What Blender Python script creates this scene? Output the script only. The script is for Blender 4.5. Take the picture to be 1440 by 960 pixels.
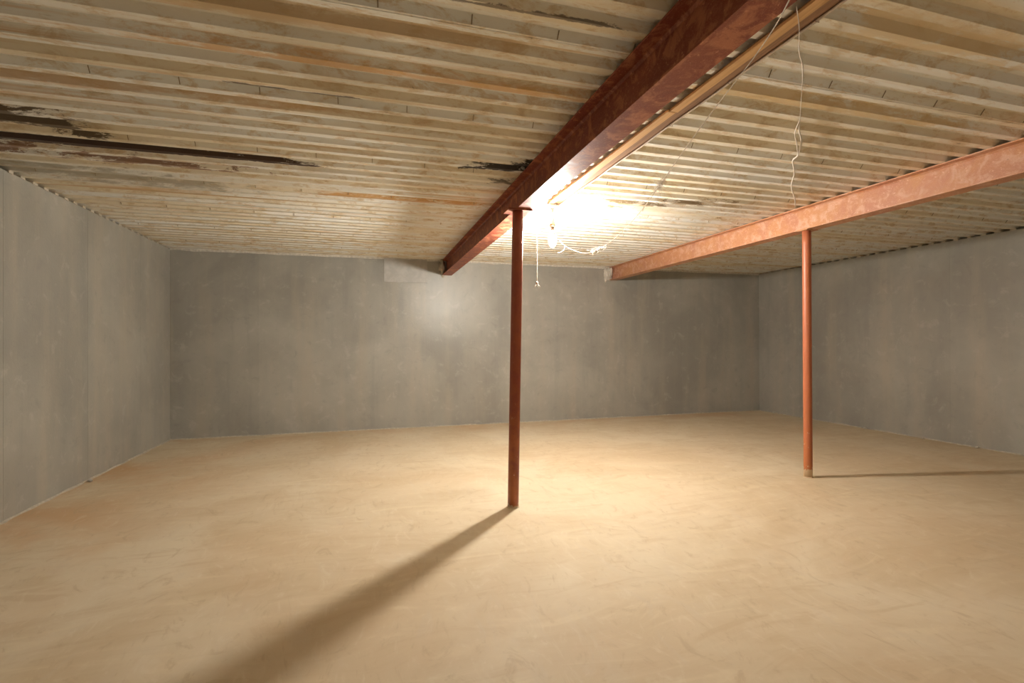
import bpy, bmesh, math, random
from mathutils import Vector, Matrix, noise as mnoise

# ------------------------------------------------------------------ scene, camera, world, exposure
scene = bpy.context.scene
for o in list(bpy.data.objects):
    bpy.data.objects.remove(o)
C = scene.collection
random.seed(7)

S = 1.143                       # survey units (camera 1.2 high) -> metres (camera 1.37 m, ceiling 2.74 m)
F_PX, YAW, PITCH, ROLL, HC = 700.54, 0.2840, 0.0025, 0.0031, 1.2

def ray(px, py):
    u = (px - 720) / F_PX; v = (480 - py) / F_PX
    cr, sr = math.cos(ROLL), math.sin(ROLL)
    u, v = u * cr + v * sr, -u * sr + v * cr
    cp, sp = math.cos(PITCH), math.sin(PITCH)
    y = cp - v * sp; z = sp + v * cp
    c, s = math.cos(YAW), math.sin(YAW)
    return Vector((u * c + y * s, -u * s + y * c, z))
CAM = Vector((0, 0, HC * S))
def atz(px, py, z):             # pixel -> point on a horizontal plane (metres)
    r = ray(px, py); return CAM + r * ((z - CAM.z) / r.z)
def aty(px, py, y):
    r = ray(px, py); return CAM + r * (y / r.y)
def atx(px, py, x):
    r = ray(px, py); return CAM + r * (x / r.x)

cam_d = bpy.data.cameras.new('camera')
cam_d.sensor_width = 36.0
cam_d.lens = F_PX / 1440 * 36.0
cam_d.clip_start = 0.05
cam = bpy.data.objects.new('camera', cam_d); C.objects.link(cam)
fwd = ray(720, 480).normalized()
right = (ray(721, 480) - ray(719, 480)).normalized()
up = right.cross(fwd).normalized()
M3 = Matrix((right, up, -fwd)).transposed()
cam.matrix_world = Matrix.Translation(CAM) @ M3.to_4x4()
scene.camera = cam

world = bpy.data.worlds.new('world'); scene.world = world
world.use_nodes = True
world.node_tree.nodes['Background'].inputs[0].default_value = (0, 0, 0, 1)   # closed cellar: no sky
world.node_tree.nodes['Background'].inputs[1].default_value = 0.0

vs = scene.view_settings
vs.view_transform = 'Standard'; vs.look = 'None'; vs.gamma = 1.0
vs.use_curve_mapping = False
vs.exposure = 1.35
BULB = 1150.0                    # emission strength of the glowing bulb (built with the lamp below)

# ------------------------------------------------------------------ dimensions (metres)
XL, XR, YB, YF = -2.358 * S, 6.613 * S, 7.18 * S, -1.3
ZC = 2.395 * S                  # underside of the deck's lower flats = wall top
PITCH_R, FLAT, SLOPE, RISE = 0.1524, 0.050, 0.026, 0.036
PHASE = 2.457                   # far edge of one lower flat

# ------------------------------------------------------------------ helpers
def obj(name, bm, mat=None, parent=None, smooth=False):
    me = bpy.data.meshes.new(name)
    bmesh.ops.recalc_face_normals(bm, faces=bm.faces)
    bm.to_mesh(me); bm.free()
    if smooth:
        for p in me.polygons: p.use_smooth = True
    o = bpy.data.objects.new(name, me); C.objects.link(o)
    if mat: me.materials.append(mat)
    if parent: o.parent = parent
    return o
def empty(name, loc):
    o = bpy.data.objects.new(name, None); C.objects.link(o); o.location = loc
    o.empty_display_size = 0.1
    return o
def keep(o, parent):            # parent an object built in world coordinates
    o.parent = parent
    o.matrix_parent_inverse = Matrix.Translation(parent.location).inverted()
    return o
def tag(o, label, cat, group=None):
    o['label'] = label; o['category'] = cat
    if group: o['group'] = group
    return o
def struct(o, label=None):
    o['kind'] = 'structure'
    if label: o['label'] = label
    return o
def box(bm, x0, x1, y0, y1, z0, z1):
    v = [bm.verts.new(p) for p in ((x0,y0,z0),(x1,y0,z0),(x1,y1,z0),(x0,y1,z0),(x0,y0,z1),(x1,y0,z1),(x1,y1,z1),(x0,y1,z1))]
    for f in ((0,3,2,1),(4,5,6,7),(0,1,5,4),(1,2,6,5),(2,3,7,6),(3,0,4,7)):
        bm.faces.new([v[i] for i in f])
def box_bm(*a, bevel=0.0):
    bm = bmesh.new(); box(bm, *a)
    if bevel: bmesh.ops.bevel(bm, geom=bm.edges[:], offset=bevel, segments=2, affect='EDGES', profile=0.5)
    return bm
def tube(bm, pts, rad, n=10, cap=True):
    pts = [Vector(p) for p in pts]
    rads = rad if isinstance(rad, (list, tuple)) else [rad] * len(pts)
    rings = []
    prev = None
    for i, p in enumerate(pts):
        a = pts[max(i - 1, 0)]; b = pts[min(i + 1, len(pts) - 1)]
        t = (b - a).normalized()
        if prev is None:
            ref = Vector((0, 0, 1)) if abs(t.z) < 0.9 else Vector((1, 0, 0))
            u = t.cross(ref).normalized()
        else:
            u = (prev - t * prev.dot(t)).normalized()
        prev = u
        w = t.cross(u)
        rings.append([bm.verts.new(p + (u * math.cos(2*math.pi*k/n) + w * math.sin(2*math.pi*k/n)) * rads[i]) for k in range(n)])
    for r0, r1 in zip(rings, rings[1:]):
        for k in range(n):
            bm.faces.new((r0[k], r0[(k+1) % n], r1[(k+1) % n], r1[k]))
    if cap:
        bm.faces.new(rings[0][::-1]); bm.faces.new(rings[-1])
def lathe(bm, prof, cx, cy, n=24):
    rings = []
    for r, z in prof:
        rings.append([bm.verts.new((cx + r*math.cos(2*math.pi*k/n), cy + r*math.sin(2*math.pi*k/n), z)) for k in range(n)])
    for r0, r1 in zip(rings, rings[1:]):
        for k in range(n):
            bm.faces.new((r0[k], r0[(k+1) % n], r1[(k+1) % n], r1[k]))
    bm.faces.new(rings[0][::-1]); bm.faces.new(rings[-1])
def spline(pts, m=8):           # Catmull-Rom through the points
    pts = [Vector(p) for p in pts]; out = []
    for i in range(len(pts) - 1):
        p0 = pts[max(i-1, 0)]; p1 = pts[i]; p2 = pts[i+1]; p3 = pts[min(i+2, len(pts)-1)]
        for k in range(m):
            t = k / m
            out.append(0.5 * ((2*p1) + (p2-p0)*t + (2*p0-5*p1+4*p2-p3)*t*t + (3*p1-p0-3*p2+p3)*t**3))
    out.append(pts[-1]); return out
def blob(bm, c, sx, sy, sz, rough=0.3, seed=0, sub=2):
    r = bmesh.ops.create_icosphere(bm, subdivisions=sub, radius=1.0)
    for v in r['verts']:
        n = mnoise.noise(v.co * 1.7 + Vector((seed*3.1, seed*1.7, seed)))
        k = 1 + rough * n * 1.6
        v.co = Vector((c[0] + v.co.x*sx*k, c[1] + v.co.y*sy*k, c[2] + v.co.z*sz*k))

# ------------------------------------------------------------------ materials
class NT:
    def __init__(s, name):
        s.mat = bpy.data.materials.new(name); s.mat.use_nodes = True
        s.t = s.mat.node_tree; s.n = s.t.nodes; s.l = s.t.links
        s.b = s.n['Principled BSDF']
        s.pos = None
    def node(s, k, **kw):
        n = s.n.new(k)
        for a, v in kw.items(): setattr(n, a, v)
        return n
    def put(s, sock, v):
        if isinstance(v, bpy.types.NodeSocket): s.l.new(v, sock)
        elif v is not None:
            if isinstance(v, (tuple, list)) and len(v) == 3 and sock.type == 'RGBA': v = (*v, 1)
            sock.default_value = v
    def world_pos(s):
        if s.pos is None: s.pos = s.node('ShaderNodeNewGeometry').outputs['Position']
        return s.pos
    def math(s, op, a, b=None, c=None, clamp=False):
        n = s.node('ShaderNodeMath', operation=op, use_clamp=clamp)
        s.put(n.inputs[0], a); s.put(n.inputs[1], b)
        if c is not None: s.put(n.inputs[2], c)
        return n.outputs[0]
    def scale(s, vec, sc, off=(0, 0, 0)):
        n = s.node('ShaderNodeMapping'); s.put(n.inputs[0], vec)
        n.inputs['Scale'].default_value = sc; n.inputs['Location'].default_value = off
        return n.outputs[0]
    def noise(s, vec, scale, detail=4, rough=0.55, dist=0.0):
        n = s.node('ShaderNodeTexNoise'); s.put(n.inputs['Vector'], vec)
        n.inputs['Scale'].default_value = scale; n.inputs['Detail'].default_value = detail
        n.inputs['Roughness'].default_value = rough; n.inputs['Distortion'].default_value = dist
        return n.outputs['Fac']
    def ramp(s, f, lo, hi, a=0.0, b=1.0):
        n = s.node('ShaderNodeMapRange', interpolation_type='SMOOTHSTEP'); s.put(n.inputs[0], f)
        n.inputs[1].default_value = lo; n.inputs[2].default_value = hi
        n.inputs[3].default_value = a; n.inputs[4].default_value = b
        return n.outputs[0]
    def mix(s, f, a, b, mode='MIX'):
        n = s.node('ShaderNodeMix', data_type='RGBA', blend_type=mode)
        s.put(n.inputs[0], f); s.put(n.inputs[6], a); s.put(n.inputs[7], b)
        return n.outputs[2]
    def sep(s, vec):
        n = s.node('ShaderNodeSeparateXYZ'); s.put(n.inputs[0], vec); return n.outputs
    def bump(s, h, strength, dist=0.01):
        n = s.node('ShaderNodeBump'); s.put(n.inputs['Height'], h)
        n.inputs['Strength'].default_value = strength; n.inputs['Distance'].default_value = dist
        s.l.new(n.outputs[0], s.b.inputs['Normal'])
    def out(s, col=None, rough=None, metal=None, spec=None):
        s.put(s.b.inputs['Base Color'], col); s.put(s.b.inputs['Roughness'], rough)
        s.put(s.b.inputs['Metallic'], metal); s.put(s.b.inputs['Specular IOR Level'], spec)
        return s.mat

def mat_wall():
    m = NT('poured_concrete_wall'); P = m.world_pos()
    rnd = m.node('ShaderNodeObjectInfo').outputs['Random']
    big = m.noise(P, 0.8, 4, 0.6, 0.4)
    streak = m.noise(m.scale(P, (2.2, 2.2, 0.22)), 1.5, 5, 0.6)
    fine = m.noise(P, 22, 4, 0.65)
    col = m.mix(m.ramp(big, 0.3, 0.72), (0.325, 0.318, 0.286), (0.44, 0.43, 0.385))
    col = m.mix(m.ramp(streak, 0.46, 0.72, 0, 0.5), col, (0.48, 0.435, 0.355))
    col = m.mix(m.ramp(streak, 0.46, 0.28, 0, 0.4), col, (0.285, 0.288, 0.272))
    col = m.mix(m.ramp(fine, 0.35, 0.25, 0, 0.35), col, (0.24, 0.235, 0.22))
    k = m.math('MULTIPLY_ADD', rnd, 0.09, 0.955)
    kc = m.node('ShaderNodeCombineColor'); [m.l.new(k, kc.inputs[i]) for i in range(3)]
    col = m.mix(1.0, col, kc.outputs[0], 'MULTIPLY')
    mott = m.noise(P, 6.0, 6, 0.7, 0.5)
    col = m.mix(m.ramp(mott, 0.54, 0.70, 0, 0.35), col, (0.56, 0.54, 0.50))
    col = m.mix(m.ramp(mott, 0.45, 0.30, 0, 0.35), col, (0.27, 0.265, 0.25))
    pit = m.noise(P, 45, 3, 0.6)
    m.bump(m.math('ADD', m.math('MULTIPLY', fine, 0.6), pit), 0.25, 0.004)
    return m.out(col, m.ramp(big, 0.3, 0.7, 0.30, 0.42), 0.0, 0.5)

def mat_floor():
    m = NT('dusty_concrete_floor'); P = m.world_pos()
    warp = m.node('ShaderNodeMix', data_type='VECTOR')
    nc = m.node('ShaderNodeTexNoise'); m.l.new(P, nc.inputs['Vector']); nc.inputs['Scale'].default_value = 0.7
    warp.inputs[0].default_value = 0.35; m.l.new(P, warp.inputs[4]); m.l.new(nc.outputs['Color'], warp.inputs[5])
    W = warp.outputs[1]
    big = m.noise(W, 1.1, 5, 0.6, 0.8)
    trowel = m.noise(m.scale(W, (1.0, 4.5, 1.0)), 2.6, 6, 0.62, 1.2)
    arc = m.noise(m.scale(W, (5.0, 1.3, 1.0), (3, 1, 0)), 2.0, 6, 0.62, 1.5)
    fine = m.noise(P, 30, 5, 0.7)
    col = m.mix(m.ramp(big, 0.32, 0.70), (0.68, 0.55, 0.37), (0.78, 0.675, 0.505))
    col = m.mix(m.ramp(trowel, 0.50, 0.72, 0, 0.55), col, (0.81, 0.695, 0.50))
    col = m.mix(m.ramp(trowel, 0.48, 0.30, 0, 0.45), col, (0.62, 0.475, 0.295))
    col = m.mix(m.ramp(arc, 0.52, 0.70, 0, 0.35), col, (0.70, 0.605, 0.47))
    clay = m.noise(P, 0.55, 4, 0.6, 0.5)
    x = m.sep(P)
    edge = m.math('ADD', m.ramp(x[0], XL + 1.6, XL, 0, 0.75), m.ramp(x[1], YB - 0.9, YB, 0, 0.5))
    clay_f = m.math('MULTIPLY', m.ramp(clay, 0.42, 0.66), m.math('ADD', edge, 0.15), clamp=True)
    col = m.mix(clay_f, col, (0.66, 0.42, 0.22))
    col = m.mix(m.ramp(fine, 0.36, 0.24, 0, 0.3), col, (0.42, 0.32, 0.2))
    swirl = m.noise(m.scale(W, (2.2, 1.0, 1.0), (5, 5, 0)), 4.5, 8, 0.7, 2.2)
    col = m.mix(m.ramp(swirl, 0.53, 0.70, 0, 0.32), col, (0.86, 0.77, 0.62))
    col = m.mix(m.ramp(swirl, 0.46, 0.32, 0, 0.45), col, (0.55, 0.42, 0.26))
    spot = m.noise(P, 5.0, 7, 0.72)
    col = m.mix(m.ramp(spot, 0.33, 0.22, 0, 0.55), col, (0.46, 0.31, 0.16))
    m.bump(m.math('ADD', m.math('MULTIPLY', trowel, 0.8), m.math('MULTIPLY', fine, 0.35)), 0.10, 0.004)
    return m.out(col, 0.62, 0.0, 0.3)

def mat_deck():
    m = NT('galvanised_deck'); P = m.world_pos(); x = m.sep(P)
    rib = m.noise(m.scale(P, (0.22, 5.5, 0.0)), 1.0, 3, 0.55)
    rib2 = m.noise(m.scale(P, (0.35, 14.0, 12.0), (7, 3, 0)), 1.0, 4, 0.6)
    long = m.noise(m.scale(P, (1.1, 26.0, 20.0), (1, 9, 2)), 1.0, 5, 0.62)
    blot = m.noise(P, 1.6, 5, 0.62, 0.3)
    fine = m.noise(m.scale(P, (6, 30, 30)), 1.6, 4, 0.65)
    pale, tan, rust, dark = (0.85, 0.85, 0.81), (0.78, 0.69, 0.51), (0.64, 0.40, 0.17), (0.055, 0.028, 0.015)
    col = m.mix(m.ramp(rib, 0.42, 0.64, 0, 0.85), pale, tan)
    # more wash-through on the span left of the main beam
    left = m.ramp(x[0], 1.6, 0.6, 0.30, 1.0)
    col = m.mix(m.math('MULTIPLY', m.ramp(rib2, 0.56, 0.70, 0, 0.85), left), col, rust)
    col = m.mix(m.ramp(long, 0.60, 0.75, 0, 0.5), col, (0.48, 0.34, 0.16))
    col = m.mix(m.ramp(blot, 0.60, 0.74, 0, 0.45), col, (0.56, 0.46, 0.29))
    col = m.mix(m.ramp(fine, 0.36, 0.22, 0, 0.4), col, (0.33, 0.26, 0.16))
    grime = m.noise(m.scale(P, (2.2, 5.0, 5.0)), 2.4, 8, 0.74, 0.4)
    col = m.mix(m.ramp(grime, 0.49, 0.62, 0, 0.7), col, (0.60, 0.45, 0.25))
    col = m.mix(m.ramp(grime, 0.63, 0.72, 0, 0.8), col, (0.22, 0.15, 0.08))
    col = m.mix(m.ramp(grime, 0.40, 0.28, 0, 0.5), col, (0.88, 0.87, 0.83))
    n1 = m.noise(m.scale(P, (2.4, 7.0, 7.0), (4, 0, 0)), 1.8, 9, 0.74, 0.4)
    def stain(a, b, za, zb, w, colr, strength, lo=0.5, rag=5.0, tap=0.5, soft=0.18):
        nonlocal col
        # a, b: the two ends (metres) of a streak along the ribs; w half-width at end a, tapering to b
        A, B = atz(*a, za), atz(*b, zb)
        t = m.math('DIVIDE', m.math('SUBTRACT', x[0], A.x), B.x - A.x)
        yc = m.math('MULTIPLY_ADD', t, B.y - A.y, A.y)
        wid = m.math('MULTIPLY', m.math('MULTIPLY_ADD', t, -tap, 1.0), w)
        d = m.math('DIVIDE', m.math('ABSOLUTE', m.math('SUBTRACT', x[1], yc)), m.math('MAXIMUM', wid, 0.001))
        e0 = m.math('MULTIPLY', m.math('MAXIMUM', m.math('SUBTRACT', 0.0, t), m.math('SUBTRACT', t, 0.80)), 4.0)
        d = m.math('MAXIMUM', d, m.math('ADD', e0, 0.35))
        f = m.ramp(m.math('MULTIPLY_ADD', m.math('SUBTRACT', n1, lo), -rag, d), 1.0 + soft, 1.0 - soft, 0, strength)
        col = m.mix(f, col, colr)
    z = ZC
    stain((-60, 150), (130, 184), z, z, 0.12, (0.10, 0.065, 0.03), 0.95, 0.50, 6.0, 0.0)
    stain((-60, 186), (455, 234), z, z, 0.088, dark, 1.0, 0.47, 5.0, 0.78)
    stain((-60, 203), (370, 243), z, z, 0.14, (0.22, 0.10, 0.045), 0.85, 0.56, 8.0, 0.4)
    stain((-40, 228), (340, 268), z, z, 0.20, (0.30, 0.28, 0.21), 0.6, 0.54, 6.0, 0.3, 0.5)
    stain((760, 235), (655, 237), z, z, 0.10, (0.035, 0.03, 0.025), 1.0, 0.49, 6.0, 0.6)
    stain((748, 250), (680, 258), z, z, 0.20, (0.10, 0.08, 0.06), 0.8, 0.62, 8.0, 0.4)
    stain((480, 275), (700, 291), z, z, 0.05, (0.58, 0.30, 0.08), 0.85, 0.53, 7.0, 0.2, 0.5)
    stain((380, 300), (510, 310), z, z, 0.06, (0.9, 0.88, 0.84), 0.9, 0.55, 7.0, 0.2)
    stain((640, 0), (900, 45), z, z, 0.012, dark, 0.75, 0.56, 5.0, 0.2)
    stain((350, 120), (520, 142), z, z, 0.018, dark, 0.8, 0.52, 5.0, 0.2)
    stain((860, 286), (1030, 286), z, z, 0.15, (0.24, 0.16, 0.07), 0.8, 0.57, 7.0, 0.3)
    stain((1000, 122), (1350, 182), z, z, 0.05, (0.66, 0.48, 0.22), 0.75, 0.50, 7.0, 0.1, 0.7)
    stain((1230, 45), (1440, 78), z, z, 0.13, (0.74, 0.60, 0.38), 0.85, 0.52, 7.0, 0.1, 0.6)
    stain((250, 0), (760, 76), z, z, 0.05, (0.58, 0.40, 0.20), 0.65, 0.52, 7.0, 0.1, 0.7)
    stain((330, 72), (800, 138), z, z, 0.035, (0.64, 0.37, 0.12), 0.75, 0.50, 7.0, 0.1, 0.7)
    stain((-20, 103), (520, 165), z, z, 0.035, (0.60, 0.38, 0.17), 0.65, 0.51, 7.0, 0.1, 0.7)
    m.bump(m.math('ADD', long, m.math('MULTIPLY', fine, 0.4)), 0.12, 0.004)
    return m.out(col, m.ramp(blot, 0.3, 0.7, 0.42, 0.6), 0.15, 0.5)

def mat_primer(name, base, worn, rust, seed):
    m = NT(name); P = m.scale(m.world_pos(), (1, 1, 1), (seed, seed * 2, 0))
    big = m.noise(P, 3.0, 5, 0.65, 0.4); spk = m.noise(P, 38, 4, 0.7); mid = m.noise(P, 11, 5, 0.65, 0.6)
    col = m.mix(m.ramp(big, 0.34, 0.66), base, rust)
    col = m.mix(m.ramp(mid, 0.46, 0.64, 0, 0.85), col, worn)
    scr = m.noise(m.scale(P, (9, 2.2, 9)), 7.0, 3, 0.5, 2.5)
    col = m.mix(m.ramp(m.math('ABSOLUTE', m.math('SUBTRACT', scr, 0.5)), 0.012, 0.002, 0, 0.55), col, (worn[0]*1.3, worn[1]*1.6, worn[2]*1.7))
    col = m.mix(m.ramp(spk, 0.60, 0.70, 0, 0.7), col, (worn[0]*1.3, worn[1]*1.5, worn[2]*1.6))
    col = m.mix(m.ramp(spk, 0.36, 0.26, 0, 0.5), col, (base[0]*0.4, base[1]*0.4, base[2]*0.4))
    m.bump(m.math('ADD', mid, m.math('MULTIPLY', spk, 0.4)), 0.2, 0.003)
    return m.out(col, m.ramp(mid, 0.3, 0.7, 0.45, 0.62), 0.0, 0.4)

def mat_post(name, base, rust, bare_to, bare):
    m = NT(name); P = m.world_pos(); x = m.sep(P)
    mid = m.noise(P, 9, 5, 0.65); spk = m.noise(P, 60, 3, 0.6); chip = m.noise(m.scale(P, (1, 1, 0.5)), 34, 3, 0.6)
    low = m.ramp(x[2], 1.3, 0.0)
    col = m.mix(m.math('MULTIPLY', m.ramp(mid, 0.32, 0.6), m.math('MULTIPLY_ADD', low, 0.6, 0.25)), base, rust)
    col = m.mix(m.math('MULTIPLY', m.ramp(chip, 0.69, 0.73), m.ramp(x[2], 0.7, 0.05, 0.15, 1.0)), col, (0.75, 0.62, 0.5))
    if bare_to:
        edge = m.math('MULTIPLY_ADD', m.math('SUBTRACT', m.noise(P, 26, 3, 0.6), 0.5), 0.16, x[2])
        col = m.mix(m.ramp(edge, bare_to + 0.006, bare_to - 0.006), col, bare)
    m.bump(m.math('ADD', mid, m.math('MULTIPLY', spk, 0.3)), 0.15, 0.003)
    return m.out(col, 0.38, 0.0, 0.5)

def mat_plain(name, col, rough=0.6, metal=0.0, var=0.25, sc=25.0):
    m = NT(name); P = m.world_pos()
    n = m.noise(P, sc, 4, 0.6)
    c = m.mix(m.ramp(n, 0.35, 0.68), tuple(k * (1 - var) for k in col), col)
    m.bump(n, 0.15, 0.003)
    return m.out(c, rough, metal)

def mat_wood(name, a, b):
    m = NT(name); P = m.world_pos()
    g = m.noise(m.scale(P, (40, 1.6, 40)), 1.5, 5, 0.6, 0.4)
    m.bump(g, 0.15, 0.003)
    return m.out(m.mix(m.ramp(g, 0.34, 0.66), a, b), 0.6)

def mat_bulb():
    m = NT('glowing_bulb_glass')
    m.b.inputs['Emission Color'].default_value = (1.0, 0.935, 0.84, 1)
    m.b.inputs['Emission Strength'].default_value = BULB
    return m.out((0.9, 0.9, 0.88), 0.3)

WALL, FLOOR, DECK = mat_wall(), mat_floor(), mat_deck()
RED_MAIN = mat_primer('red_oxide_primer', (0.22, 0.045, 0.026), (0.50, 0.19, 0.095), (0.28, 0.068, 0.032), 1.0)
RED_SIDE = mat_primer('faded_orange_primer', (0.50, 0.225, 0.135), (0.64, 0.38, 0.265), (0.56, 0.275, 0.125), 5.0)
POST_A = mat_post('oxide_red_post_paint', (0.27, 0.062, 0.035), (0.42, 0.13, 0.035), 0.02, (0.55, 0.42, 0.28))
POST_B = mat_post('orange_red_post_paint', (0.51, 0.165, 0.085), (0.50, 0.165, 0.055), 0.095, (0.66, 0.50, 0.33))
MORTAR = mat_plain('pale_mortar', (0.62, 0.56, 0.46), 0.8)
MORTAR_W = mat_plain('white_mortar', (0.74, 0.70, 0.62), 0.8)
PATCH = mat_plain('patch_mortar', (0.50, 0.485, 0.45), 0.45, var=0.14, sc=12)
STEEL = mat_plain('bare_rusty_steel', (0.35, 0.24, 0.17), 0.5, 0.4)
LATH = mat_wood('tan_pine', (0.58, 0.33, 0.13), (0.70, 0.42, 0.18))
BOARD = mat_wood('brown_stained_pine', (0.23, 0.115, 0.05), (0.33, 0.18, 0.085))
CABLE = mat_plain('dusty_white_cable', (0.66, 0.55, 0.42), 0.55)
PORCELAIN = mat_plain('white_porcelain', (0.8, 0.78, 0.72), 0.25, var=0.06)
BRASS = mat_plain('dull_brass', (0.45, 0.36, 0.22), 0.4, 0.8)
COTTON = mat_plain('grimy_cotton', (0.55, 0.47, 0.36), 0.9)
WEB = mat_plain('dust_web', (0.68, 0.62, 0.54), 0.95, var=0.1)
BULB_M = mat_bulb()
CRIMP = mat_plain('rusty_crimp_steel', (0.33, 0.25, 0.15), 0.7, 0.2)

# ------------------------------------------------------------------ floor
floor = struct(obj('floor', box_bm(XL - 0.25, XR + 0.25, YF - 0.25, YB + 0.25, -0.2, 0.0), FLOOR), 'dusty tan concrete cellar floor slab')

# ------------------------------------------------------------------ walls, cast in 1.22 m form panels with fine recessed joints
JOINT, PROUD = 0.0022, 0.0018
def wall(name, label, axis, at, side, a0, a1, offs=0.0):
    # axis 'x': wall plane at x = at, runs along y from a0 to a1; side = direction out of the room
    th = 0.25
    lo, hi = (at + side * PROUD, at + side * th)
    lo, hi = min(lo, hi), max(lo, hi)
    top = ZC - 0.014 if axis == 'x' else ZC
    if axis == 'x': w = obj(name, box_bm(lo, hi, a0 - 0.0, a1 + 0.0, 0, top), WALL)
    else: w = obj(name, box_bm(a0 - 0.25, a1 + 0.25, lo, hi, 0, ZC), WALL)
    struct(w, label)
    edges = [a0]; p = a0 + offs if offs else a0 + 1.2192
    while p < a1 - 0.15: edges.append(p); p += 1.2192
    edges.append(a1)
    cache = {}
    for e0, e1 in zip(edges, edges[1:]):
        wd = round(e1 - e0, 4)
        if wd not in cache:
            q0, q1 = (0.0, -side * 0.0) , 0
            bm = bmesh.new()
            d0, d1 = (0.0, side * (PROUD + 0.001)); d0, d1 = min(d0, d1), max(d0, d1)
            if axis == 'x': box(bm, d0, d1, JOINT/2, wd - JOINT/2, 0.0, top)
            else: box(bm, JOINT/2, wd - JOINT/2, d0, d1, 0.0, ZC)
            ob = obj('form_panel', bm, WALL); cache[wd] = ob.data
        else:
            ob = bpy.data.objects.new('form_panel', cache[wd]); C.objects.link(ob)
        ob.location = (at, e0, 0) if axis == 'x' else (e0, at, 0)
        ob.parent = w
    return w
wall_back = wall('wall_back', 'grey poured concrete wall at the far end', 'y', YB, 1, XL, XR, aty(364, 480, YB).x - XL)
wall_left = wall('wall_left', 'grey poured concrete wall on the left', 'x', XL, -1, YF, YB)
wall_right = wall('wall_right', 'grey poured concrete wall on the right', 'x', XR, 1, YF, YB)
wall_front = wall('wall_front', 'grey poured concrete wall behind the viewpoint', 'y', YF, -1, XL, XR)

# beam pocket patch and mortar on the far wall (pieces of the wall)
a = aty(540, 363, YB); b = aty(599, 398, YB)
keep(obj('mortar_patch', box_bm(a.x, b.x + 0.02, YB - 0.010, YB + 0.002, b.z, ZC - 0.004, bevel=0.002), PATCH), wall_back)

# mortar closure line under the deck along the walls, and the rough bead at the floor
def bead(name, p0, p1, w, h, seed, mat, up=1, gap=0.0, amp=0.55):
    # irregular triangular bead between p0 and p1, growing into the room (w) and up/down (h)
    p0, p1 = Vector(p0), Vector(p1); d = (p1 - p0); L = d.length; t = d.normalized()
    inn = Vector((-t.y, t.x, 0))
    n = max(int(L / 0.06), 2); bm = bmesh.new(); rings = []
    for i in range(n + 1):
        q = p0 + t * (L * i / n)
        k = 1 + amp * 1.8 * mnoise.noise(Vector((i * 0.31, seed, 0))) + amp * 0.5 * random.uniform(-1, 1)
        k2 = 1 + amp * 1.8 * mnoise.noise(Vector((i * 0.27, seed + 9, 0)))
        k, k2 = max(k, 0.08), max(k2, 0.08)
        rings.append([bm.verts.new(q), bm.verts.new(q + inn * w * k), bm.verts.new(q + inn * w * k * 0.45 + Vector((0, 0, up * h * k2 * 0.7))), bm.verts.new(q + Vector((0, 0, up * h * k2)))])
    for r0, r1 in zip(rings, rings[1:]):
        for j in range(4):
            bm.faces.new((r0[j], r0[(j+1) % 4], r1[(j+1) % 4], r1[j]))
    bm.faces.new(rings[0][::-1]); bm.faces.new(rings[-1])
    return struct(obj(name, bm, mat, smooth=False))
bead('trim_1', (XR, YB, 0), (XL, YB, 0), 0.014, 0.012, 1, MORTAR, amp=0.6)['label'] = 'rough mortar bead where far wall meets floor'
bead('trim_2', (XL, YB, 0), (XL, YF, 0), 0.014, 0.012, 2, MORTAR, amp=0.7)['label'] = 'rough mortar bead where left wall meets floor'
bead('trim_3', (XR, YF, 0), (XR, YB, 0), 0.014, 0.012, 3, MORTAR, amp=0.7)['label'] = 'rough mortar bead where right wall meets floor'
bead('trim_4', (XR, YB, ZC), (XL, YB, ZC), 0.014, 0.026, 4, MORTAR_W, up=-1, amp=0.25)['label'] = 'pale mortar line along the top of the far wall'
def pads(name, x, side, label, seed):
    random.seed(seed); bm = bmesh.new()
    k = math.ceil((YF - PHASE) / PITCH_R) + 1
    while PHASE + k * PITCH_R < YB - 0.02:
        y1 = PHASE + k * PITCH_R; g = random.uniform(-0.006, 0.014); d = random.uniform(0.0, 0.010)
        a, b = y1 - FLAT - g, y1 + g * 0.6
        pts = [(x - side * d, a), (x - side * d, b), (x + side * 0.2, b), (x + side * 0.2, a)]
        lo = [bm.verts.new((px, py, ZC - 0.016 - (0.006 * random.random() if q < 2 and d > 0.003 else 0))) for q, (px, py) in enumerate(pts)]
        hi = [bm.verts.new((px, py, ZC - 0.0005)) for px, py in pts]
        for q in range(4): bm.faces.new((lo[q], lo[(q+1) % 4], hi[(q+1) % 4], hi[q]))
        bm.faces.new(lo); bm.faces.new(hi)
        k += 1
    struct(obj(name, bm, MORTAR), label)
pads('trim_5', XL, -1, 'row of mortar pads under the deck along the left wall', 5)
pads('trim_6', XR, 1, 'row of mortar pads under the deck along the right wall', 6)

# ------------------------------------------------------------------ ceiling: corrugated steel deck, each sheet a piece
NR = 6
COVER = NR * PITCH_R
lap0 = PHASE - 2 * PITCH_R - FLAT * 0.5          # side lap in the middle of a lower flat
X0, X1 = XL - 0.22, XR + 0.22
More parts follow.
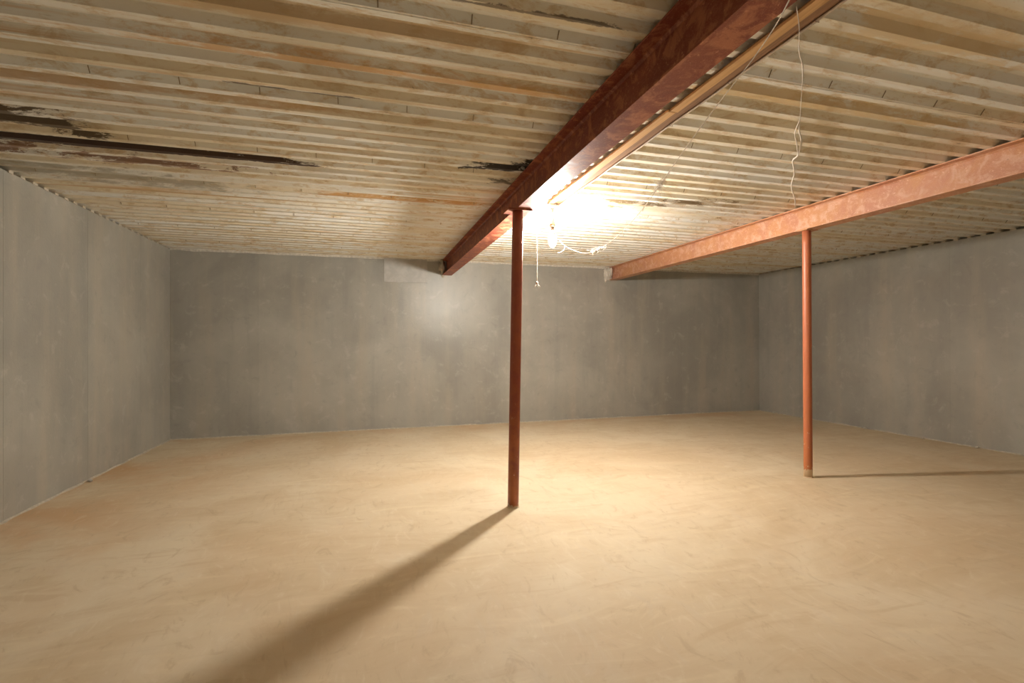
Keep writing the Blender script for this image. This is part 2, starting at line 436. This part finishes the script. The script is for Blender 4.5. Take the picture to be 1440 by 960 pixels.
# concrete topping over the deck (closes the room above); the steel sheets are its pieces
ceiling = obj('ceiling', box_bm(X0 - 0.03, X1 + 0.03, YF - 0.25, YB + 0.25, ZC + RISE + 0.004, ZC + 0.2), MORTAR)
struct(ceiling, 'corrugated galvanised steel deck ceiling with rust stains')
def sheet_profile():
    # starts and ends in the middle of a lower flat; y from 0 to COVER plus a short lap
    p = [(-0.012, 0.0)]
    for i in range(NR):
        y = i * PITCH_R + FLAT / 2
        p += [(y, 0.0), (y + SLOPE, RISE), (y + PITCH_R - FLAT - SLOPE, RISE), (y + PITCH_R - FLAT, 0.0)]
    p += [(COVER + 0.012, 0.0)]
    return p
prof = sheet_profile()
bm = bmesh.new(); th = 0.0012
nx = 24
vs_ = []
for k in range(nx + 1):
    xx = X0 + (X1 - X0) * k / nx
    vs_.append(([bm.verts.new((xx, y, z)) for y, z in prof], [bm.verts.new((xx, y, z + th)) for y, z in prof]))
for (a0, b0), (a1, b1) in zip(vs_, vs_[1:]):
    for j in range(len(prof) - 1):
        bm.faces.new((a0[j], a0[j+1], a1[j+1], a1[j])); bm.faces.new((b0[j], b1[j], b1[j+1], b0[j+1]))
    bm.faces.new((a0[0], a1[0], b1[0], b0[0])); bm.faces.new((a0[-1], b0[-1], b1[-1], a1[-1]))
first = obj('deck_sheet', bm, DECK)
# side-lap crimp: a short pinched tab
bmc = bmesh.new(); box(bmc, -0.0022, 0.0022, -0.019, 0.019, -0.004, 0.001)
bmesh.ops.bevel(bmc, geom=bmc.edges[:], offset=0.0015, segments=1, affect='EDGES')
crimp0 = None
j0 = math.floor((YF - 0.3 - lap0) / COVER)
j = j0
while lap0 + j * COVER < YB + 0.25:
    if j == j0: sh = first
    else:
        sh = bpy.data.objects.new('deck_sheet', first.data); C.objects.link(sh)
    y = lap0 + j * COVER
    sh.parent = ceiling
    sh.location = (0, y, ZC + 0.0015 * (j % 2))
    if YF < y < YB:
        xs = -0.305 * S + (0.19 if j % 2 else 0.0)
        k0 = math.ceil((XL + 0.1 - xs) / 0.392)
        k = k0
        while xs + k * 0.392 < XR - 0.1:
            if crimp0 is None:
                cr = obj('lap_crimp', bmc, CRIMP); crimp0 = cr.data
            else:
                cr = bpy.data.objects.new('lap_crimp', crimp0); C.objects.link(cr)
            cr.parent = sh; cr.location = (xs + k * 0.392 + random.uniform(-.008, .008), -FLAT / 2 - SLOPE / 2, RISE / 2)
            cr.rotation_euler = (-math.atan2(RISE, SLOPE), 0, random.uniform(-0.06, 0.06))
            k += 1
    j += 1
# ------------------------------------------------------------------ steel beams
def ibeam(name, label, cx, half, zb, zt, tf, tw, mat, y0, y1):
    fl = 0.012
    pts = [(-half, zb), (half, zb), (half, zb + tf*0.8), (tw/2 + fl, zb + tf), (tw/2, zb + tf + fl), (tw/2, zt - tf - fl), (tw/2 + fl, zt - tf), (half, zt - tf*0.8), (half, zt),
           (-half, zt), (-half, zt - tf*0.8), (-tw/2 - fl, zt - tf), (-tw/2, zt - tf - fl), (-tw/2, zb + tf + fl), (-tw/2 - fl, zb + tf), (-half, zb + tf*0.8)]
    bm = bmesh.new()
    r = [[bm.verts.new((cx + x, y, z)) for x, z in pts] for y in (y0, y1)]
    n = len(pts)
    for k in range(n): bm.faces.new((r[0][k], r[0][(k+1) % n], r[1][(k+1) % n], r[1][k]))
    bm.faces.new(r[0][::-1]); bm.faces.new(r[1])
    o = obj(name, bm, mat)
    return tag(o, label, 'beam')
MB_X, MB_H, MB_Z = 1.117 * S, 0.077, 2.176 * S
SB_X, SB_H, SB_Z = 3.765 * S, 0.073, 2.190 * S
main_beam = ibeam('steel_beam', 'dark oxide-red steel I-beam beside the wooden board that carries the bulb', MB_X, MB_H, MB_Z, ZC - 0.001, 0.013, 0.009, RED_MAIN, YF + 0.002, YB - 0.002)
side_beam = ibeam('steel_beam', 'faded orange steel I-beam whose far end is packed with pale mortar', SB_X, SB_H, SB_Z, ZC - 0.001, 0.012, 0.008, RED_SIDE, YF + 0.002, YB - 0.002)
# mortar packing where the beams enter the far wall
bm = bmesh.new()
blob(bm, (SB_X - SB_H - 0.03, YB - 0.012, ZC - 0.12), 0.075, 0.030, 0.115, 0.5, 3, 3)
blob(bm, (SB_X - SB_H + 0.01, YB - 0.03, ZC - 0.10), 0.035, 0.06, 0.09, 0.5, 8, 3)
keep(obj('mortar_smear', bm, MORTAR_W, smooth=True), wall_back)
bm = bmesh.new()
blob(bm, (MB_X - MB_H - 0.005, YB - 0.012, ZC - 0.12), 0.05, 0.05, 0.12, 0.5, 5, 3)
keep(obj('mortar_smear', bm, MORTAR, smooth=True), wall_back)

# ------------------------------------------------------------------ posts
def post(label, base, top, r, mat, plate, plate_mat, base_r):
    base, top = Vector(base), Vector(top)
    e = empty('steel_post', base)
    n = 20
    pts = [base.lerp(top, k / n) for k in range(n + 1)]
    bm = bmesh.new(); tube(bm, pts, r, 24)
    keep(obj('pipe', bm, mat, smooth=True), e)
    keep(obj('cap_plate', box_bm(*plate, bevel=0.002), plate_mat), e)
    bm = bmesh.new()                                   # low grout collar round the foot
    m = 28; rings = []
    for rr, z in ((base_r, 0.0), (base_r * 0.92, 0.004), (r * 0.98, 0.009)):
        rings.append([bm.verts.new((base.x + rr * (1 + (0.10 * mnoise.noise(Vector((math.cos(6.283*k/m)*2, math.sin(6.283*k/m)*2, base.x))) if z < 0.006 else 0)) * math.cos(6.283*k/m),
                                    base.y + rr * (1 + (0.10 * mnoise.noise(Vector((math.cos(6.283*k/m)*2, math.sin(6.283*k/m)*2, base.x))) if z < 0.006 else 0)) * math.sin(6.283*k/m), z)) for k in range(m)])
    for r0, r1 in zip(rings, rings[1:]):
        for k in range(m): bm.faces.new((r0[k], r0[(k+1) % m], r1[(k+1) % m], r1[k]))
    bm.faces.new(rings[0][::-1]); bm.faces.new(rings[-1])
    keep(obj('grout_collar', bm, FLOOR, smooth=True), e)
    return tag(e, label, 'post')
PT = 0.012
A0 = (1.026 * S, 3.50 * S, 0.0); A1 = (1.070 * S, 3.50 * S, MB_Z - PT)
post('dark oxide-red round steel post standing next to the lit bulb', A0, A1, 0.046, POST_A,
     (0.985 * S, 1.168 * S, 3.455 * S, 3.60 * S, MB_Z - PT, MB_Z), RED_MAIN, 0.055)
B0 = (3.757 * S, 3.51 * S, 0.0); B1 = (3.752 * S, 3.51 * S, SB_Z - 0.008)
post('orange-red round steel post with paint chipped to bare pale metal at its foot', B0, B1, 0.041, POST_B,
     (SB_X - 0.072, SB_X + 0.072, 3.51 * S - 0.06, 3.51 * S + 0.06, SB_Z - 0.008, SB_Z), RED_SIDE, 0.048)

# ------------------------------------------------------------------ wiring board beside the main beam, cable, lamp
BY1 = 4.02 * S
e = empty('wiring_board', (1.52 * S, YF, ZC))
keep(obj('backing_board', box_bm(1.490 * S, 1.592 * S, YF + 0.004, BY1, ZC - 0.015, ZC - 0.001, bevel=0.0015), BOARD), e)
ys = atz(947, 158, 2.37 * S).y
keep(obj('lath', box_bm(1.481 * S, 1.526 * S, YF + 0.004, ys - 0.003, ZC - 0.029, ZC - 0.015, bevel=0.0015), LATH), e)
keep(obj('lath', box_bm(1.470 * S, 1.518 * S, ys + 0.003, BY1 - 0.112, ZC - 0.028, ZC - 0.015, bevel=0.0015), LATH), e)
tag(e, 'tan lath on a brown board fixed under the deck along the dark red beam', 'board')

bm = bmesh.new()
cpts = []
for i in range(60):
    y = YF + 0.01 + (BY1 - 0.06 - YF) * i / 59
    cpts.append((1.583 * S + 0.003 * math.sin(i * 0.9), y, ZC - 0.0224 + 0.0006 * math.sin(i * 1.7)))
tube(bm, cpts, 0.0062, 8)
e = empty('electrical_cable', (1.583 * S, BY1, ZC - 0.03))
keep(obj('cable_sheath', bm, CABLE, smooth=True), e)
bst = bmesh.new(); tube(bst, [(-0.011, 0, 0.007), (-0.010, 0, -0.008), (0.010, 0, -0.008), (0.011, 0, 0.007)], 0.0014, 6)
st0 = None
for k in range(11):
    y = ys + 0.16 + (k - 6) * 0.52
    if not (YF + 0.1 < y < BY1 - 0.1): continue
    if st0 is None: o = obj('cable_staple', bst, STEEL); st0 = o.data
    else: o = bpy.data.objects.new('cable_staple', st0); C.objects.link(o)
    o.location = (1.583 * S, y, ZC - 0.0224); keep(o, e)
tag(e, 'dusty white cable stapled along the edge of the brown board', 'cable')

# bare bulb lamp
LX, LY = 1.523 * S, 3.975 * S
lz = ZC - 0.0155
DROP = 0.100
e = empty('bulb_lamp', (LX, LY, lz))
bm = bmesh.new(); lathe(bm, [(0.045, lz), (0.047, lz - 0.012), (0.044, lz - 0.030), (0.030, lz - 0.045), (0.012, lz - 0.050), (0.010, lz - 0.052 - DROP*0.6), (0.022, lz - 0.056 - DROP*0.6), (0.026, lz - 0.085 - DROP*0.8), (0.026, lz - 0.120 - DROP), (0.022, lz - 0.128 - DROP)], LX, LY, 28)
keep(obj('porcelain_socket', bm, PORCELAIN, smooth=True), e)
bm = bmesh.new(); lathe(bm, [(0.0270, lz - 0.098 - DROP), (0.0285, lz - 0.101 - DROP), (0.0285, lz - 0.109 - DROP), (0.0270, lz - 0.112 - DROP)], LX, LY, 28)
keep(obj('socket_ring', bm, BRASS, smooth=True), e)
zb0 = lz - 0.126 - DROP
bm = bmesh.new()
pr = [(0.0135, zb0), (0.0137, zb0 - 0.004)]
for k in range(5): pr += [(0.0145, zb0 - 0.006 - k*0.005), (0.0130, zb0 - 0.0085 - k*0.005)]
lathe(bm, pr, LX, LY, 24)
keep(obj('bulb_screw_base', bm, STEEL, smooth=True), e)
R = 0.040; gz = zb0 - 0.026
# opaque collar added to cut upward light; glowing envelope made tall to throw it sideways
bm = bmesh.new(); lathe(bm, [(0.0135, gz), (0.017, gz - 0.008), (0.024, gz - 0.022), (0.031, gz - 0.042), (0.0362, gz - 0.056), (0.0355, gz - 0.058)], LX, LY, 28)
keep(obj('bulb_collar', bm, PORCELAIN, smooth=True), e)
HB = 0.080; cz = gz - 0.0565 - HB * math.sin(math.radians(27))
pr = []
for k in range(15):
    ang = math.radians(27 - k * 116 / 14)
    pr.append((max(R * math.cos(ang), 0.003), cz + HB * math.sin(ang)))
bm = bmesh.new(); lathe(bm, pr, LX, LY, 28)
keep(obj('bulb_glass', bm, BULB_M, smooth=True), e)
# two loose wires above the socket
bm = bmesh.new()
tube(bm, spline([(LX + 0.045, LY - 0.02, lz - 0.004), (LX + 0.062, LY - 0.02, lz - 0.03), (LX + 0.050, LY - 0.02, lz - 0.055), (LX + 0.024, LY - 0.01, lz - 0.05)]), 0.0035, 8)
keep(obj('lead_wire', bm, CABLE, smooth=True), e)
# pull chain
pc = []
P = Vector((LX - 0.026, LY - 0.01, lz - 0.105 - DROP))
chx = aty(755, 345, LY - 0.01).x
pc = spline([P, (chx + 0.03, LY - 0.01, lz - 0.115 - DROP), (chx + 0.002, LY - 0.012, lz - 0.15 - DROP), (chx - 0.002, LY - 0.012, lz - 0.24 - DROP), (chx + 0.001, LY - 0.012, lz - 0.42), (chx, LY - 0.012, aty(755, 398, LY).z)], 10)
bm = bmesh.new(); tube(bm, pc, 0.0022, 6)
keep(obj('pull_chain', bm, COTTON, smooth=True), e)
bm = bmesh.new(); q = pc[-1]
blob(bm, q, 0.010, 0.010, 0.014, 0.5, 2)
for k in range(9):
    aa = random.uniform(0, 6.28); ll = random.uniform(0.03, 0.075)
    tube(bm, [q, q + Vector((math.cos(aa)*ll*0.45, math.sin(aa)*ll*0.3, -ll*0.5)), q + Vector((math.cos(aa)*ll*0.6 - 0.01, math.sin(aa)*ll*0.3, -ll*1.1))], [0.0012, 0.0009, 0.0005], 5)
keep(obj('chain_tassel', bm, WEB, smooth=True), e)
tag(e, 'bare glowing bulb in a porcelain socket with a pull chain', 'lamp')

# ------------------------------------------------------------------ pull cord with cobwebs strung from the lamp towards the viewer
pix = [(787, 338, 3.955), (795, 346, 3.90), (810, 353, 3.82), (824, 356, 3.74), (838, 352, 3.66), (852, 345, 3.56), (876, 325, 3.38), (905, 292, 3.05), (928, 260, 2.76), (958, 217, 2.40),
       (1000, 159, 1.98), (1055, 88, 1.54), (1088, 40, 1.30), (1110, 0, 1.08), (1124, -30, 0.94)]
cp = [aty(px, py, y * S) for px, py, y in pix] + [Vector((1.13 * S, 0.62 * S, MB_Z - 0.003))]
e = empty('pull_cord', cp[0])
bm = bmesh.new(); sp_ = spline(cp, 8); tube(bm, sp_, 0.0024, 6)
keep(obj('cord', bm, COTTON, smooth=True), e)
bm = bmesh.new(); tube(bm, spline([cp[1], aty(794, 350, 3.90 * S), aty(790, 354, 3.90 * S), aty(785, 356, 3.90 * S)], 5), [0.0045] * 16, 6)
keep(obj('loose_end', bm, COTTON, smooth=True), e)
def tuft(c, d, n, length, spread, seed):
    random.seed(seed); bm = bmesh.new()
    for k in range(n):
        p = c + d * random.uniform(-length, length)
        q = p + Vector((random.gauss(0, spread), random.gauss(0, spread), random.gauss(-spread*0.3, spread)))
        r = q + d * random.gauss(0, length * 0.4) + Vector((random.gauss(0, spread*.5), random.gauss(0, spread*.5), random.gauss(0, spread*.5)))
        tube(bm, [p, q, r, c + d * random.uniform(-length, length)], [0.0011, 0.0009, 0.0009, 0.0011], 4)
    return bm
def dirn(i): return (cp[i+1] - cp[i-1]).normalized()
def clump(i, n, l, s, seed, fluff=0.0):
    bm = tuft(cp[i], dirn(i), n, l, s, seed)
    if fluff:
        for k in range(5):
            blob(bm, cp[i] + dirn(i) * (k - 2) * l * 0.45, fluff * random.uniform(.6, 1.1), fluff * random.uniform(.6, 1.1), fluff * random.uniform(.5, 1.0), 0.6, seed + k, 2)
    o = keep(obj('cobweb_clump', bm, WEB, smooth=True), e); o['kind'] = 'stuff'
clump(4, 26, 0.055, 0.016, 11, 0.011)
clump(5, 14, 0.03, 0.015, 12)
clump(7, 16, 0.03, 0.012, 13, 0.004)
clump(8, 40, 0.11, 0.026, 14)
tag(e, 'grimy pull cord hung with cobwebs, sagging from the lit bulb', 'cord')

# long dust web clinging under the deck between the board and the orange beam
wp = [(1120, 8, 1.30), (1124, 40, 1.46), (1124, 72, 1.62), (1129, 96, 1.76), (1127, 135, 2.0), (1125, 168, 2.2), (1124, 184, 2.32), (1127, 198, 2.42), (1122, 218, 2.62), (1115, 226, 2.70), (1117, 243, 2.86), (1113, 262, 3.07), (1118, 280, 3.28), (1118, 291, 3.40)]
wq = [atz(px, py, ZC - (0.040 if i < 2 else 0.02) - 0.004 * (i % 3)) for i, (px, py, _) in enumerate(wp)]
e = empty('cobweb_strand', wq[-1])
rad = [0.0018, 0.002, 0.003, 0.0035, 0.0016, 0.0018, 0.0045, 0.006, 0.0055, 0.006, 0.005, 0.005, 0.005, 0.004]
sp_ = spline(wq, 6); rr = []
for i in range(len(sp_)):
    t = i / 6; k = min(int(t), len(rad) - 2); rr.append((rad[k] * (1 - (t - k)) + rad[k+1] * (t - k)) * random.uniform(0.75, 1.2))
bm = bmesh.new(); tube(bm, sp_, rr, 7)
keep(obj('web_thread', bm, WEB, smooth=True), e)
bm = bmesh.new()
tube(bm, spline([wq[5], wq[6] + Vector((-0.025, 0.01, -0.012)), wq[7] + Vector((-0.03, 0.01, -0.01)), wq[8]], 6), 0.003, 6)
keep(obj('web_loop', bm, WEB, smooth=True), e)
tag(e, 'pale dusty cobweb strand under the deck reaching the faded orange beam', 'cobweb')

# ------------------------------------------------------------------ crumbs of mortar at the foot of the walls
def crumb(p, s, seed, label, mat=MORTAR):
    bm = bmesh.new(); blob(bm, (0, 0, 0), s, s * 0.8, s * 0.6, 0.5, seed, 2)
    zmin = min(v.co.z for v in bm.verts)
    o = obj('mortar_crumb', bm, mat); o.location = (p.x, p.y, -zmin)
    tag(o, label, 'mortar crumb', 'mortar crumbs along the walls')
p = atz(119, 678, 0); p.x = XL + 0.052; crumb(p, 0.022, 1, 'lone grey mortar crumb on the floor against the left wall', PATCH)
for k, (px, py) in enumerate([(1087, 581), (1124, 588), (1216, 603), (1300, 617), (1385, 629)]):
    p = atz(px, py, 0); p.x = XR - 0.045
    crumb(p, 0.024 if k < 3 else 0.018, 10 + k, 'pale mortar crumb on the floor against the right wall', MORTAR_W)
